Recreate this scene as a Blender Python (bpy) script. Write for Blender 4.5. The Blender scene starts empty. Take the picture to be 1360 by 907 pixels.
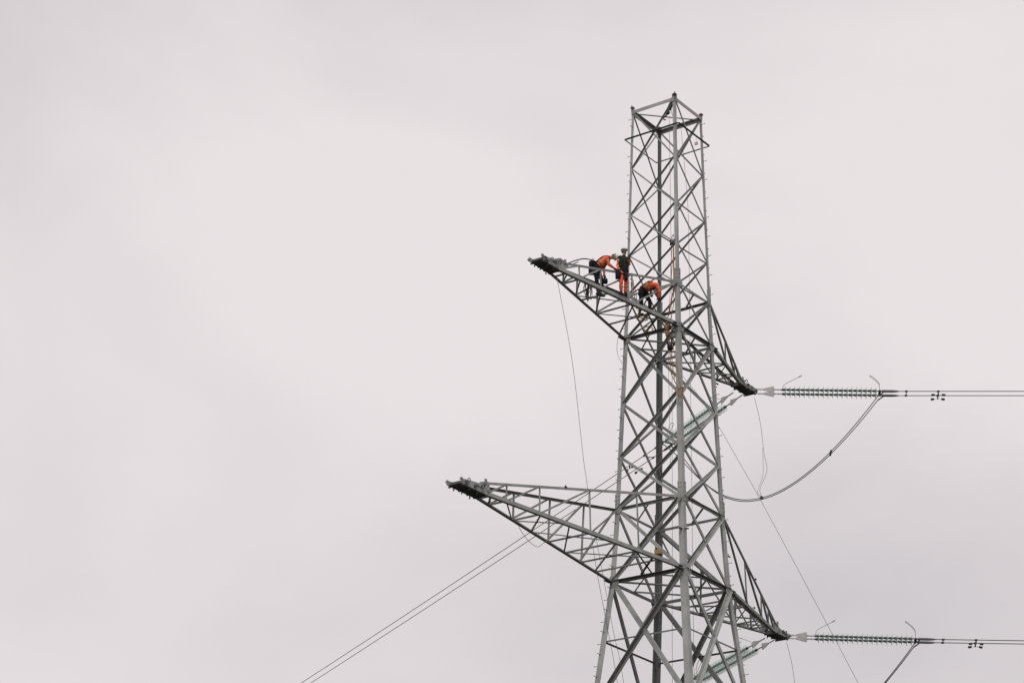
import bpy, bmesh, math, random
from mathutils import Vector, Matrix, noise
random.seed(7)
V = Vector
scene = bpy.context.scene
col = scene.collection

# ------------------------------------------------------------------ camera
cam_data = bpy.data.cameras.new('camera')
cam_data.sensor_width = 36; cam_data.lens = 78.15
cam_data.clip_start = 0.5; cam_data.clip_end = 20000
cam = bpy.data.objects.new('camera', cam_data); col.objects.link(cam)
Fv = V((0.73658279, 0.5462273, 0.39885025)).normalized()
Rv = V((0.5882916, -0.80838514, 0.02065076)).normalized()
Uv = Rv.cross(Fv).normalized()
m = Matrix((Rv, Uv, -Fv)).transposed().to_4x4()
m.translation = V((-63.673, -40.037, -23.36))
cam.matrix_world = m
scene.camera = cam
scene.render.resolution_x = 1024; scene.render.resolution_y = 682

# ------------------------------------------------------------------ sky, sun, exposure
SUN_EL, SUN_AZ = math.radians(52), math.radians(205)      # azimuth of the sun's place in the sky, from +X
world = bpy.data.worlds.new('World'); scene.world = world; world.use_nodes = True
nt = world.node_tree; nt.nodes.clear()
N = nt.nodes.new; L = nt.links.new
out = N('ShaderNodeOutputWorld'); bg = N('ShaderNodeBackground'); bg.inputs['Strength'].default_value = 0.1
sky = N('ShaderNodeTexSky'); sky.sky_type = 'NISHITA'; sky.sun_disc = False
sky.sun_elevation = SUN_EL; sky.sun_rotation = math.radians(90) - SUN_AZ
tc = N('ShaderNodeTexCoord')
mp = N('ShaderNodeMapping'); mp.inputs['Scale'].default_value = (1, 1, 1.6); mp.inputs['Location'].default_value = (1.3, 5.2, 0.6)
nz = N('ShaderNodeTexNoise'); nz.inputs['Scale'].default_value = 3.4; nz.inputs['Detail'].default_value = 5; nz.inputs['Roughness'].default_value = 0.45
nz.inputs['Distortion'].default_value = 0.3
cr = N('ShaderNodeValToRGB')
cr.color_ramp.elements[0].position = 0.27; cr.color_ramp.elements[0].color = (6.15, 5.78, 5.92, 1)
cr.color_ramp.elements[1].position = 0.62; cr.color_ramp.elements[1].color = (8.3, 7.76, 7.86, 1)
mix = N('ShaderNodeMixRGB'); mix.inputs['Fac'].default_value = 0.97
L(tc.outputs['Generated'], mp.inputs['Vector']); L(mp.outputs['Vector'], nz.inputs['Vector'])
L(nz.outputs['Fac'], cr.inputs['Fac']); L(sky.outputs['Color'], mix.inputs['Color1']); L(cr.outputs['Color'], mix.inputs['Color2'])
L(mix.outputs['Color'], bg.inputs['Color']); L(bg.outputs['Background'], out.inputs['Surface'])

sd = bpy.data.lights.new('sun', 'SUN'); sd.energy = 1.3; sd.angle = math.radians(14); sd.color = (1.0, 0.97, 0.93)
sun = bpy.data.objects.new('sun', sd); col.objects.link(sun)
sdir = V((math.cos(SUN_AZ)*math.cos(SUN_EL), math.sin(SUN_AZ)*math.cos(SUN_EL), math.sin(SUN_EL)))
sun.rotation_euler = sdir.to_track_quat('Z', 'Y').to_euler()
scene.view_settings.view_transform = 'Standard'; scene.view_settings.look = 'None'
scene.view_settings.exposure = 0.0; scene.view_settings.gamma = 1.0

# ------------------------------------------------------------------ materials
def mat(name, rgb, rough=0.6, metal=0.0, var=0.0, nscale=6.0, trans=0.0, rnd=0.0, spec=0.5, bump=0.0):
    mm = bpy.data.materials.new(name); mm.use_nodes = True
    t = mm.node_tree; b = t.nodes['Principled BSDF']
    b.inputs['Base Color'].default_value = (*rgb, 1); b.inputs['Roughness'].default_value = rough
    b.inputs['Metallic'].default_value = metal; b.inputs['Transmission Weight'].default_value = trans
    b.inputs['Specular IOR Level'].default_value = spec
    if var or rnd or bump:
        c = t.nodes.new('ShaderNodeTexCoord'); n = t.nodes.new('ShaderNodeTexNoise')
        n.inputs['Scale'].default_value = nscale; n.inputs['Detail'].default_value = 4
        t.links.new(c.outputs['Object'], n.inputs['Vector'])
        mr = t.nodes.new('ShaderNodeMapRange'); mr.inputs['From Min'].default_value = 0.3; mr.inputs['From Max'].default_value = 0.7
        mr.inputs['To Min'].default_value = 1-var; mr.inputs['To Max'].default_value = 1+var
        t.links.new(n.outputs['Fac'], mr.inputs['Value'])
        oi = t.nodes.new('ShaderNodeObjectInfo')
        m2 = t.nodes.new('ShaderNodeMapRange'); m2.inputs['To Min'].default_value = 1-rnd; m2.inputs['To Max'].default_value = 1+rnd
        t.links.new(oi.outputs['Random'], m2.inputs['Value'])
        mu = t.nodes.new('ShaderNodeMath'); mu.operation = 'MULTIPLY'
        t.links.new(mr.outputs['Result'], mu.inputs[0]); t.links.new(m2.outputs['Result'], mu.inputs[1])
        vm = t.nodes.new('ShaderNodeVectorMath'); vm.operation = 'SCALE'; vm.inputs[0].default_value = rgb
        t.links.new(mu.outputs[0], vm.inputs['Scale']); t.links.new(vm.outputs[0], b.inputs['Base Color'])
        if bump:
            bp = t.nodes.new('ShaderNodeBump'); bp.inputs['Strength'].default_value = bump; bp.inputs['Distance'].default_value = 0.02
            t.links.new(n.outputs['Fac'], bp.inputs['Height']); t.links.new(bp.outputs['Normal'], b.inputs['Normal'])
    return mm

STEEL = mat('galvanised_steel', (0.30, 0.312, 0.30), 0.72, 0.0, 0.2, 2.6, rnd=0.16, spec=0.12)
STEEL_LEG = mat('galvanised_leg_steel', (0.375, 0.385, 0.372), 0.72, 0.0, 0.17, 1.6, rnd=0.05, spec=0.12)
STEEL_DULL = mat('dull_and_shaded_steel', (0.10, 0.105, 0.105), 0.75, 0.0, 0.2, 2.0, rnd=0.1, spec=0.12)  # dull fittings; on crossarm tips the underside shade is put into this colour
STEEL_DARK = mat('shade_toned_galvanised_steel', (0.19, 0.198, 0.195), 0.72, 0.0, 0.2, 2.6, rnd=0.2, spec=0.12)  # darker copy of the galvanised tone, painting in the members' underside shade
STEEL_FAR = mat('dark_far_leg_steel', (0.17, 0.178, 0.175), 0.75, 0.0, 0.14, 1.6, spec=0.12)  # far leg B only, darker base colour than the other legs
STEEL_BOLT = mat('bolt_steel', (0.14, 0.14, 0.13), 0.5, 0.3)
CLAMP = mat('grey_clamp_casting', (0.15, 0.15, 0.165), 0.5, 0.2)
CAPM = mat('insulator_cap_iron', (0.075, 0.10, 0.095), 0.5, 0.1)
IRON = mat('dark_cast_iron', (0.055, 0.06, 0.06), 0.5, 0.3, 0.2, 20)
FITTING = mat('grey_fitting_steel', (0.44, 0.44, 0.43), 0.5, 0.2, 0.15, 9)
GLASS = mat('green_insulator_glass', (0.60, 0.80, 0.72), 0.15)
GLASS.node_tree.nodes['Principled BSDF'].inputs['Alpha'].default_value = 0.27
WIRE = mat('aluminium_conductor', (0.085, 0.085, 0.09), 0.55, 0.3)
CABLE = mat('thin_steel_rope', (0.17, 0.165, 0.155), 0.6, 0.1)
ROPE_TAN = mat('tan_fibre_rope', (0.36, 0.21, 0.085), 0.9, 0, 0.25, 30, spec=0.1)
ROPE_ORANGE = mat('orange_fibre_rope', (0.52, 0.19, 0.07), 0.9, 0, 0.25, 30, spec=0.1)
ORANGE = mat('high_visibility_orange', (0.93, 0.165, 0.075), 0.85, 0, 0.12, 9, spec=0.15, bump=0.5)
NAVY = mat('dark_work_trousers', (0.018, 0.019, 0.028), 0.9, 0, 0.25, 9, spec=0.15, bump=0.5)
GREENB = mat('dark_green_harness_vest', (0.022, 0.034, 0.026), 0.85, 0, 0.25, 14, spec=0.15)
SKIN = mat('skin', (0.42, 0.24, 0.17), 0.6)
GLOVE = mat('dark_glove', (0.03, 0.03, 0.032), 0.8)
BOOT = mat('black_boot', (0.02, 0.018, 0.016), 0.6)
HELMET = mat('off_white_helmet', (0.66, 0.69, 0.62), 0.35)
HAIR = mat('dark_hair', (0.03, 0.02, 0.015), 0.8)
STRAP = mat('black_webbing', (0.015, 0.015, 0.018), 0.8)
REFLECT = mat('dull_yellow_reflective_band', (0.42, 0.36, 0.12), 0.5)
BLUE = mat('navy_blue_canvas', (0.010, 0.018, 0.06), 0.8, 0, 0.2, 10)
TAPE = mat('ochre_tape', (0.50, 0.28, 0.08), 0.6, 0, 0.1, 10)
REDP = mat('red_plastic', (0.50, 0.17, 0.15), 0.5)
WHITEP = mat('white_plastic', (0.75, 0.74, 0.72), 0.5)
CONCRETE = mat('footing_concrete', (0.33, 0.32, 0.30), 0.9, 0, 0.15, 2)
GRASS = mat('meadow_grass', (0.055, 0.055, 0.036), 0.95, 0, 0.35, 0.05, spec=0.1)

# ------------------------------------------------------------------ helpers
def tag(o, label=None, cat=None, group=None, kind=None):
    if label: o['label'] = label
    if cat: o['category'] = cat
    if group: o['group'] = group
    if kind: o['kind'] = kind
    return o
def base(parent):
    b = V((0, 0, 0))
    while parent is not None:
        b += parent.location; parent = parent.parent
    return b
def link(name, me, mats, parent=None, loc=None):
    """link a mesh whose vertices are in scene coordinates; loc = own origin"""
    if not isinstance(mats, (list, tuple)): mats = [mats]
    for mm in mats: me.materials.append(mm)
    o = bpy.data.objects.new(name, me); col.objects.link(o)
    pb = base(parent)
    if loc is None: loc = pb if parent is not None else V((0, 0, 0))
    loc = V(loc)
    if loc.length: me.transform(Matrix.Translation(-loc))
    o.location = loc - pb
    if parent is not None: o.parent = parent
    return o
def empty(name, loc, label, cat, group=None):
    o = bpy.data.objects.new(name, None); col.objects.link(o); o.location = loc; o.empty_display_size = 0.3
    return tag(o, label, cat, group)

class MB:
    def __init__(s): s.v = []; s.f = []; s.mi = []; s.sm = []
    def add(s, vs, fs, mi=0, smooth=False):
        k = len(s.v); s.v += [tuple(v) for v in vs]
        s.f += [tuple(i+k for i in f) for f in fs]; s.mi += [mi]*len(fs); s.sm += [smooth]*len(fs)
        return s
    def prism(s, prof, p, q, u, v, mi=0):
        """closed profile [(a,b)] in axes u,v, swept p -> q"""
        p, q, u, v = V(p), V(q), V(u), V(v); n = len(prof)
        vs = [p+u*a+v*b for a, b in prof]+[q+u*a+v*b for a, b in prof]
        fs = [(i, (i+1) % n, n+(i+1) % n, n+i) for i in range(n)]
        fs += [tuple(range(n-1, -1, -1)), tuple(range(n, 2*n))]
        return s.add(vs, fs, mi)
    def angle(s, p, q, u, v, a, t=None, mi=0):
        """steel angle: heel on the line p-q, flanges toward u and v"""
        t = t or max(0.010, a*0.11)
        ax = (V(q)-V(p)).normalized(); u = V(u); u = (u-ax*u.dot(ax)).normalized()
        v = V(v); v = v-ax*v.dot(ax); v = (v-u*v.dot(u)).normalized()
        return s.prism([(0, 0), (a, 0), (a, t), (t, t), (t, a), (0, a)], p, q, u, v, mi)
    def box(s, c, sx, sy, sz, x=(1, 0, 0), y=(0, 1, 0), z=(0, 0, 1), mi=0):
        c, x, y, z = V(c), V(x)*sx/2, V(y)*sy/2, V(z)*sz/2
        vs = [c+x*i+y*j+z*k for k in (-1, 1) for j in (-1, 1) for i in (-1, 1)]
        return s.add(vs, [(0, 2, 3, 1), (4, 5, 7, 6), (0, 1, 5, 4), (2, 6, 7, 3), (0, 4, 6, 2), (1, 3, 7, 5)], mi)
    def tube(s, pts, r, seg=6, mi=0, closed=False, rs=None):
        pts = [V(p) for p in pts]; n = len(pts); rings = []
        t0 = (pts[1]-pts[0]).normalized()
        u = t0.orthogonal().normalized()
        for i, p in enumerate(pts):
            if closed: t = (pts[(i+1) % n]-pts[i-1]).normalized()
            else: t = (pts[min(i+1, n-1)]-pts[max(i-1, 0)]).normalized()
            u = (u-t*u.dot(t))
            u = u.normalized() if u.length > 1e-6 else t.orthogonal().normalized()
            w = t.cross(u); rr = rs[i] if rs else r
            rings.append([p+(u*math.cos(6.28318*k/seg)+w*math.sin(6.28318*k/seg))*rr for k in range(seg)])
        vs = [v for ring in rings for v in ring]; fs = []
        for i in range(n if closed else n-1):
            j = (i+1) % n
            for k in range(seg):
                fs.append((i*seg+k, i*seg+(k+1) % seg, j*seg+(k+1) % seg, j*seg+k))
        if not closed:
            fs.append(tuple(range(seg-1, -1, -1))); fs.append(tuple((n-1)*seg+k for k in range(seg)))
        return s.add(vs, fs, mi, True)
    def cyl(s, p, q, r, seg=10, mi=0, r2=None): return s.tube([p, q], r, seg, mi, rs=[r, r2 if r2 is not None else r])
    def lathe(s, prof, p, ax, seg=14, mi=0):
        """profile [(r, h)] about axis ax from p"""
        ax = V(ax).normalized(); u = ax.orthogonal().normalized(); w = ax.cross(u); p = V(p); n = len(prof)
        vs = [p+ax*h+(u*math.cos(6.28318*k/seg)+w*math.sin(6.28318*k/seg))*r for r, h in prof for k in range(seg)]
        fs = [(i*seg+k, i*seg+(k+1) % seg, (i+1)*seg+(k+1) % seg, (i+1)*seg+k) for i in range(n-1) for k in range(seg)]
        return s.add(vs, fs, mi, True)
    def ball(s, c, r, mi=0, sc=(1, 1, 1), seg=10, rot=None):
        c = V(c); prof = []; vs = []; fs = []; rings = seg//2+1
        for i in range(rings+1):
            th = math.pi*i/rings
            for k in range(seg):
                ph = 6.28318*k/seg
                p = V((math.sin(th)*math.cos(ph)*r*sc[0], math.sin(th)*math.sin(ph)*r*sc[1], math.cos(th)*r*sc[2]))
                if rot is not None: p = rot @ p
                vs.append(c+p)
        for i in range(rings):
            for k in range(seg):
                fs.append((i*seg+k, (i+1)*seg+k, (i+1)*seg+(k+1) % seg, i*seg+(k+1) % seg))
        return s.add(vs, fs, mi, True)
    def mesh(s, name):
        me = bpy.data.meshes.new(name); me.from_pydata(s.v, [], s.f); me.update()
        bm = bmesh.new(); bm.from_mesh(me); bmesh.ops.remove_doubles(bm, verts=bm.verts, dist=1e-6)
        bm.normal_update(); bm.to_mesh(me); bm.free()
        return me
    def build(s, name, mats, parent=None, loc=None):
        me = bpy.data.meshes.new(name); me.from_pydata(s.v, [], s.f)
        for p, k, sm in zip(me.polygons, s.mi, s.sm): p.material_index = k; p.use_smooth = sm
        bm = bmesh.new(); bm.from_mesh(me); bmesh.ops.recalc_face_normals(bm, faces=bm.faces); bm.to_mesh(me); bm.free()
        return link(name, me, mats, parent, loc)

def spline(pts, n=8):
    pts = [V(p) for p in pts]; P = [pts[0]*2-pts[1]]+pts+[pts[-1]*2-pts[-2]]; o = []
    for i in range(1, len(P)-2):
        a, b, c, d = P[i-1:i+3]
        for k in range(n):
            t = k/n
            o.append(0.5*((2*b)+(c-a)*t+(2*a-5*b+4*c-d)*t*t+(3*b-a-3*c+d)*t**3))
    o.append(pts[-1]); return o

# ------------------------------------------------------------------ ground
GZ = -25.0
bm = MB()
ring = []
import bisect
rad = [0, 20, 60, 150, 400, 1000, 2500, 6000]
vs = [(0, 0, GZ)]; fs = []
SEG = 48
for ri, r in enumerate(rad[1:]):
    for k in range(SEG):
        a = 6.283185*k/SEG; x, y = r*math.cos(a), r*math.sin(a)
        h = noise.noise(V((x*0.004, y*0.004, 0)))*min(1.0, max(0, r-60)/300)*3
        vs.append((x, y, GZ+h))
for k in range(SEG): fs.append((0, 1+k, 1+(k+1) % SEG))
for ri in range(len(rad)-2):
    for k in range(SEG):
        a, b = 1+ri*SEG, 1+(ri+1)*SEG
        fs.append((a+k, b+k, b+(k+1) % SEG, a+(k+1) % SEG))
bm.add(vs, fs)
tag(bm.build('ground', GRASS), 'rough green meadow around the pylon feet', kind='structure')

# ------------------------------------------------------------------ the pylon
pylon = empty('lattice_pylon', (0, 0, GZ), 'grey galvanised steel lattice pylon, under construction, carrying two pairs of crossarms', 'pylon')
SG = dict(A=(-1, 1), C=(-1, -1), D=(1, -1), B=(1, 1))
LV = [('T', 18.85, .973), ('n1', 16.397, 1.009), ('n2', 14.432, 1.046), ('n3', 12.725, 1.086), ('U2', 11.09, 1.134),
      ('U1', 9.30, 1.192), ('m1', 6.721, 1.258), ('m2', 4.666, 1.324), ('L2', 2.703, 1.404), ('L1', 0.0, 1.535)]
def wlow(z): return 1.535-z*0.104
for nm, z in [('k1', -4.65), ('k2', -9.9), ('k3', -15.8), ('k4', -20.6), ('G', -25.0)]: LV.append((nm, z, wlow(z)))
LV.append(('M', -2.142, 1.758))
HZ = {k: (z, w) for k, z, w in LV}
def node(l, k):
    z, w = HZ[k]; return V((SG[l][0]*w, SG[l][1]*w, z))
seq = ['T', 'n1', 'n2', 'n3', 'U2', 'U1', 'm1', 'm2', 'L2', 'L1', 'k1', 'k2', 'k3', 'k4', 'G']
legs = {}
def legsize(z): return 0.105 if z > 11.3 else (0.145 if z > 9.3 else (0.175 if z > 2.7 else 0.205))
for l in 'ACDB':
    mb = MB(); sx, sy = SG[l]
    lst = [('T', 19.0)]+[(k, None) for k in seq[1:]]
    segs = [('T', 'U2', .105), ('U2', 'U1', .15), ('U1', 'L2', .175), ('L2', 'L1', .2), ('L1', 'G', .215)]
    for a, b, s in segs:
        P, Q = node(l, a), node(l, b)
        if a == 'T': P = P+V((0, 0, .1))
        mb.angle(P, Q, (-sx, 0, 0), (0, -sy, 0), s, s*.11)
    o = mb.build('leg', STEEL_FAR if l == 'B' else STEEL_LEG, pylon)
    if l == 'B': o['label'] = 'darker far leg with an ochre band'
    legs[l] = o
    # splice plates where the section changes
    for k, s in (('U2', .15), ('L2', .2)):
        P = node(l, k)
        for u, v in (((-sx, 0, 0), (0, -sy, 0)), ((0, -sy, 0), (-sx, 0, 0))):
            u, v = V(u), V(v)
            c = P+u*(s*.5)-v*.008+V((0, 0, .28))
            pm = MB().box(c, s*1.02, .014, .62, u, v, (0, 0, 1))
            sp = pm.build('splice_plate', STEEL_LEG, o)
            if l in 'CA' or k == 'L2':
                bmx = MB()
                for i in range(4):
                    for j in (-1, 1):
                        cc = c+u*j*s*.24+V((0, 0, -.23+.15*i))-v*.008
                        bmx.cyl(cc, cc-v*.016, .017, 6)
                tag(bmx.build('bolt_set', STEEL_BOLT, o), kind='stuff')
# footings are bedded in the ground
for l in 'ACDB':
    P = node(l, 'G')
    MB().box(P+V((0, 0, .1)), 1.1, 1.1, .5).build('footing', CONCRETE, pylon)
# step bolts on legs A and D
sb_me = None
for l, r0 in (('A', 0), ('D', 1)):
    sx, sy = SG[l]; z = 18.6; i = 0
    while z > -22:
        zz = sorted([(HZ[k][0], HZ[k][1]) for k in seq]); w = 0
        for (z0, w0), (z1, w1) in zip(zz, zz[1:]):
            if z0 <= z <= z1: w = w0+(w1-w0)*(z-z0)/(z1-z0)
        d = V((sx, 0, 0)) if i % 2 else V((0, sy, 0)); e = V((0, -sy, 0)) if i % 2 else V((-sx, 0, 0))
        P = V((sx*w, sy*w, z))+e*.05
        if sb_me is None:
            mb = MB(); mb.cyl((0, 0, 0), (.15, 0, 0), .010, 6); mb.cyl((.15, 0, 0), (.165, 0, 0), .020, 6); mb.cyl((0, 0, 0), (.018, 0, 0), .022, 6)
            sbo = mb.build('step_bolt', STEEL, legs[l], loc=(0, 0, 0)); sb_me = sbo.data; o = sbo
        else:
            o = bpy.data.objects.new('step_bolt', sb_me); col.objects.link(o); o.parent = legs[l]
        o.location = P-base(legs[l]); o.rotation_euler = (0, 0, math.atan2(d.y, d.x))
        z -= .40; i += 1

def member(name, P, Q, n, a, kind='in', par=None, off=0.0, m=None, trim=.05):
    """angle brace between two nodes lying in a plane of outward normal n
    kind 'in': leg flange turned inward at the top edge; 'out': turned outward at the top edge; 'low': outward at the bottom edge"""
    P, Q, n = V(P), V(Q), V(n).normalized(); ax = (Q-P).normalized()
    P = P+ax*trim; Q = Q-ax*trim
    up = n.cross(ax).normalized()
    if up.z < 0: up = -up
    if abs(up.z) < 1e-4 and up.y < 0: up = -up
    P = P+n*off; Q = Q+n*off
    mb = MB()
    if kind == 'in': mb.angle(P+up*a/2, Q+up*a/2, -up, -n, a)
    elif kind == 'out': mb.angle(P+up*a/2, Q+up*a/2, -up, n, a)
    elif kind == 'inlow': mb.angle(P-up*a/2, Q-up*a/2, up, -n, a)
    else: mb.angle(P-up*a/2, Q-up*a/2, up, n, a)
    return mb.build(name, m or STEEL, par or pylon)

FACES = [('A', 'C', (-1, 0, 0)), ('C', 'D', (0, -1, 0)), ('D', 'B', (1, 0, 0)), ('B', 'A', (0, 1, 0))]
def inset(P, Q, d): return P+(Q-P).normalized()*d
bays = list(zip(seq, seq[1:]))
for l1, l2, n in FACES:
    n = V(n)
    hor = (node(l2, 'L1')-node(l1, 'L1')).normalized()
    for up, lo in bays:
        z = HZ[up][0]
        a = .056 if z > 11.1 else (.072 if z > 9.3 else (.10 if z > 2.8 else (.11 if z > 0.1 else .145)))
        ins = legsize(z)*.55
        a1, a2 = node(l1, up)+hor*ins, node(l2, up)-hor*ins
        b1, b2 = node(l1, lo)+hor*ins, node(l2, lo)-hor*ins
        k1, k2 = ('in', 'out')
        member('brace', a1, b2, n, a, 'in', off=.004, trim=.03)          # down to the right on the outside
        member('brace', b1, a2, n, a*1.02, 'low' if l1 == 'C' else 'out', off=-.030, trim=.03, m=(STEEL if (l1 == 'C' and up in ('U1', 'm1', 'm2', 'L2', 'L1')) else (STEEL_DARK if up in ('T', 'n1', 'n2', 'n3', 'U2', 'L1', 'k1') else STEEL)))
    # horizontals
    for k, a in (('T', .14), ('U2', .085), ('U1', .11), ('L2', .10), ('L1', .12)):
        P, Q = node(l1, k), node(l2, k)
        if k == 'T': member('horizontal_strut', P+hor*.04, Q-hor*.04, n, a, 'in', off=.025, trim=.0, m=STEEL_LEG)
        else: member('horizontal_strut', P+hor*.03, Q-hor*.03, n, a, 'out' if k != 'U2' else 'in', off=-.048, trim=.02, m=STEEL_DARK if k in ('U1', 'L1') or l1 in 'DB' else STEEL)
    # redundant struts at mid height of the large panel
    for (kup, kmid, klo) in (('L1', 'M', 'k1'),):
        X = (node(l1, kmid)+node(l2, kmid))/2
        member('redundant_strut', node(l1, kmid)+hor*.1, X, n, .055, 'in', off=-.06, m=STEEL_DARK)
        member('redundant_strut', X, node(l2, kmid)-hor*.1, n, .055, 'in', off=-.06, m=STEEL_DARK)
# plan bracing
def flat(name, P, Q, a, par=None, up=1, m=None, trim=.05):
    P, Q = V(P), V(Q); ax = (Q-P).normalized(); P += ax*trim; Q -= ax*trim
    u = ax.cross(V((0, 0, 1))).normalized()
    mb = MB().angle(P-u*a/2, Q-u*a/2, u, (0, 0, up), a)
    return mb.build(name, m or STEEL, par or pylon)
dz = V((0, 0, -.05))
flat('plan_brace', node('A', 'T')+V((0, 0, -.05)), node('D', 'T')+V((0, 0, -.05)), .05)
for k in ('U1', 'L1'):
    flat('plan_brace', node('A', k)+V((.1, -.1, .03)), node('D', k)+V((-.1, .1, .03)), .075, m=STEEL_DARK)
    w = HZ[k][1]; z = HZ[k][0]+.05
    mids = [V((0, -w, z)), V((w, 0, z)), V((0, w, z)), V((-w, 0, z))]
    for i in range(4): flat('plan_brace', mids[i], mids[(i+1) % 4], .05, trim=.02, m=STEEL_DARK)
for k in ('U2', 'L2'):
    w, = (HZ[k][1],); z = HZ[k][0]-.03
    flat('plan_brace', V((0, -w, z)), V((w, 0, z)), .055, trim=.1); flat('plan_brace', V((0, w, z)), V((-w, 0, z)), .055, trim=.1)
# gusset plates at the crossarm nodes
for k, s in (('U2', .30), ('U1', .36), ('L2', .34), ('L1', .44), ('T', .2)):
    for l1, l2, n in FACES:
        n = V(n); hor = (node(l2, k)-node(l1, k)).normalized()
        for P, d in ((node(l1, k), hor), (node(l2, k), -hor)):
            c = P+d*s*.42; zd = V((0, 0, 1)); h = s*.5
            mb = MB().prism([(-h*.75, -h), (h*.35, -h), (h*.9, -h*.3), (h*.9, h*.3), (h*.35, h), (-h*.75, h)], c+n*.016, c+n*.028, d, zd)
            mb.build('gusset_plate', STEEL, pylon)
# joint plates at the brace crossings of the tall lower bays
for l1, l2, n in FACES:
    n = V(n)
    for up, lo in (('U1', 'm1'), ('m1', 'm2'), ('m2', 'L2'), ('L2', 'L1'), ('L1', 'k1')):
        wu, wl = HZ[up][1], HZ[lo][1]; t = wu/(wu+wl)
        z = HZ[up][0]+(HZ[lo][0]-HZ[up][0])*t; w = wu+(wl-wu)*t
        hor = (node(l2, up)-node(l1, up)).normalized()
        c = n*(w-.006)+V((0, 0, z))
        mb = MB(); 
        for j in (-1, 1): mb.cyl(c+hor*j*.035, c+hor*j*.035+n*.035, .016, 6)
        mb.box(c-n*.012, .2, .012, .14, hor, n)
        mb.build('crossing_plate', STEEL, pylon)
# leg top caps: short stubs and bolts left open for the next section
for l in 'ACDB':
    P = node(l, 'T'); sx, sy = SG[l]
    mb = MB(); mb.box(P+V((-sx*.05, sy*.012, .12)), .13, .014, .2); mb.box(P+V((sx*.012, -sy*.05, .12)), .014, .13, .2)
    mb.box(P+V((-sx*.02, -sy*.02, .21)), .13, .12, .05)
    mb.cyl(P+V((0, 0, .1)), P+V((0, 0, .32 if l in 'CA' else .2)), .02, 6)
    mb.build('leg_top_bracket', STEEL_DULL, pylon)
# temporary ring of angle steel round the top bay
RZ = 17.7; q = [V((-1.06, 1.22, RZ)), V((-1.06, -1.17, RZ)), V((1.14, -1.17, RZ)), V((1.14, 1.22, RZ))]
for i in range(4):
    P, Q = q[i], q[(i+1) % 4]; nn = (Q-P).cross(V((0, 0, 1))).normalized()
    member('guard_rail', P, Q, -nn if (P+Q).dot(nn) < 0 else nn, .05, 'out', trim=.0, m=STEEL_DULL)
# ochre band on the far leg, brackets on the near leg
Pb = node('B', 'L2')*(.65)+node('B', 'L1')*.35; 
zb = 1.88; wb = 1.404+(2.703-zb)/2.703*.119
MB().box((wb-.10, wb-.10, zb), .235, .235, .16).build('ochre_band', TAPE, legs['B'])
for s in (-1, 1):
    Pc = node('C', 'L2')*.55+node('C', 'L1')*.45
    c = V((Pc.x+(.0 if s > 0 else -.0), Pc.y, Pc.z))
    dd = V((0, -1, 0)) if s > 0 else V((-1, 0, 0))
    MB().box(c+dd*.07+V((.08 if s > 0 else 0, .08 if s < 0 else 0, 0)), .16, .08, .03, dd, dd.cross(V((0, 0, 1)))).build('leg_bracket', STEEL_DULL, legs['C'])
for z in (1.3, 7.9):
    w = 1.2+(9.3-z)*.035
    MB().box((w+.08, -w+.02, z), .18, .05, .035).build('leg_bracket', STEEL_DULL, legs['D'])

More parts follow.
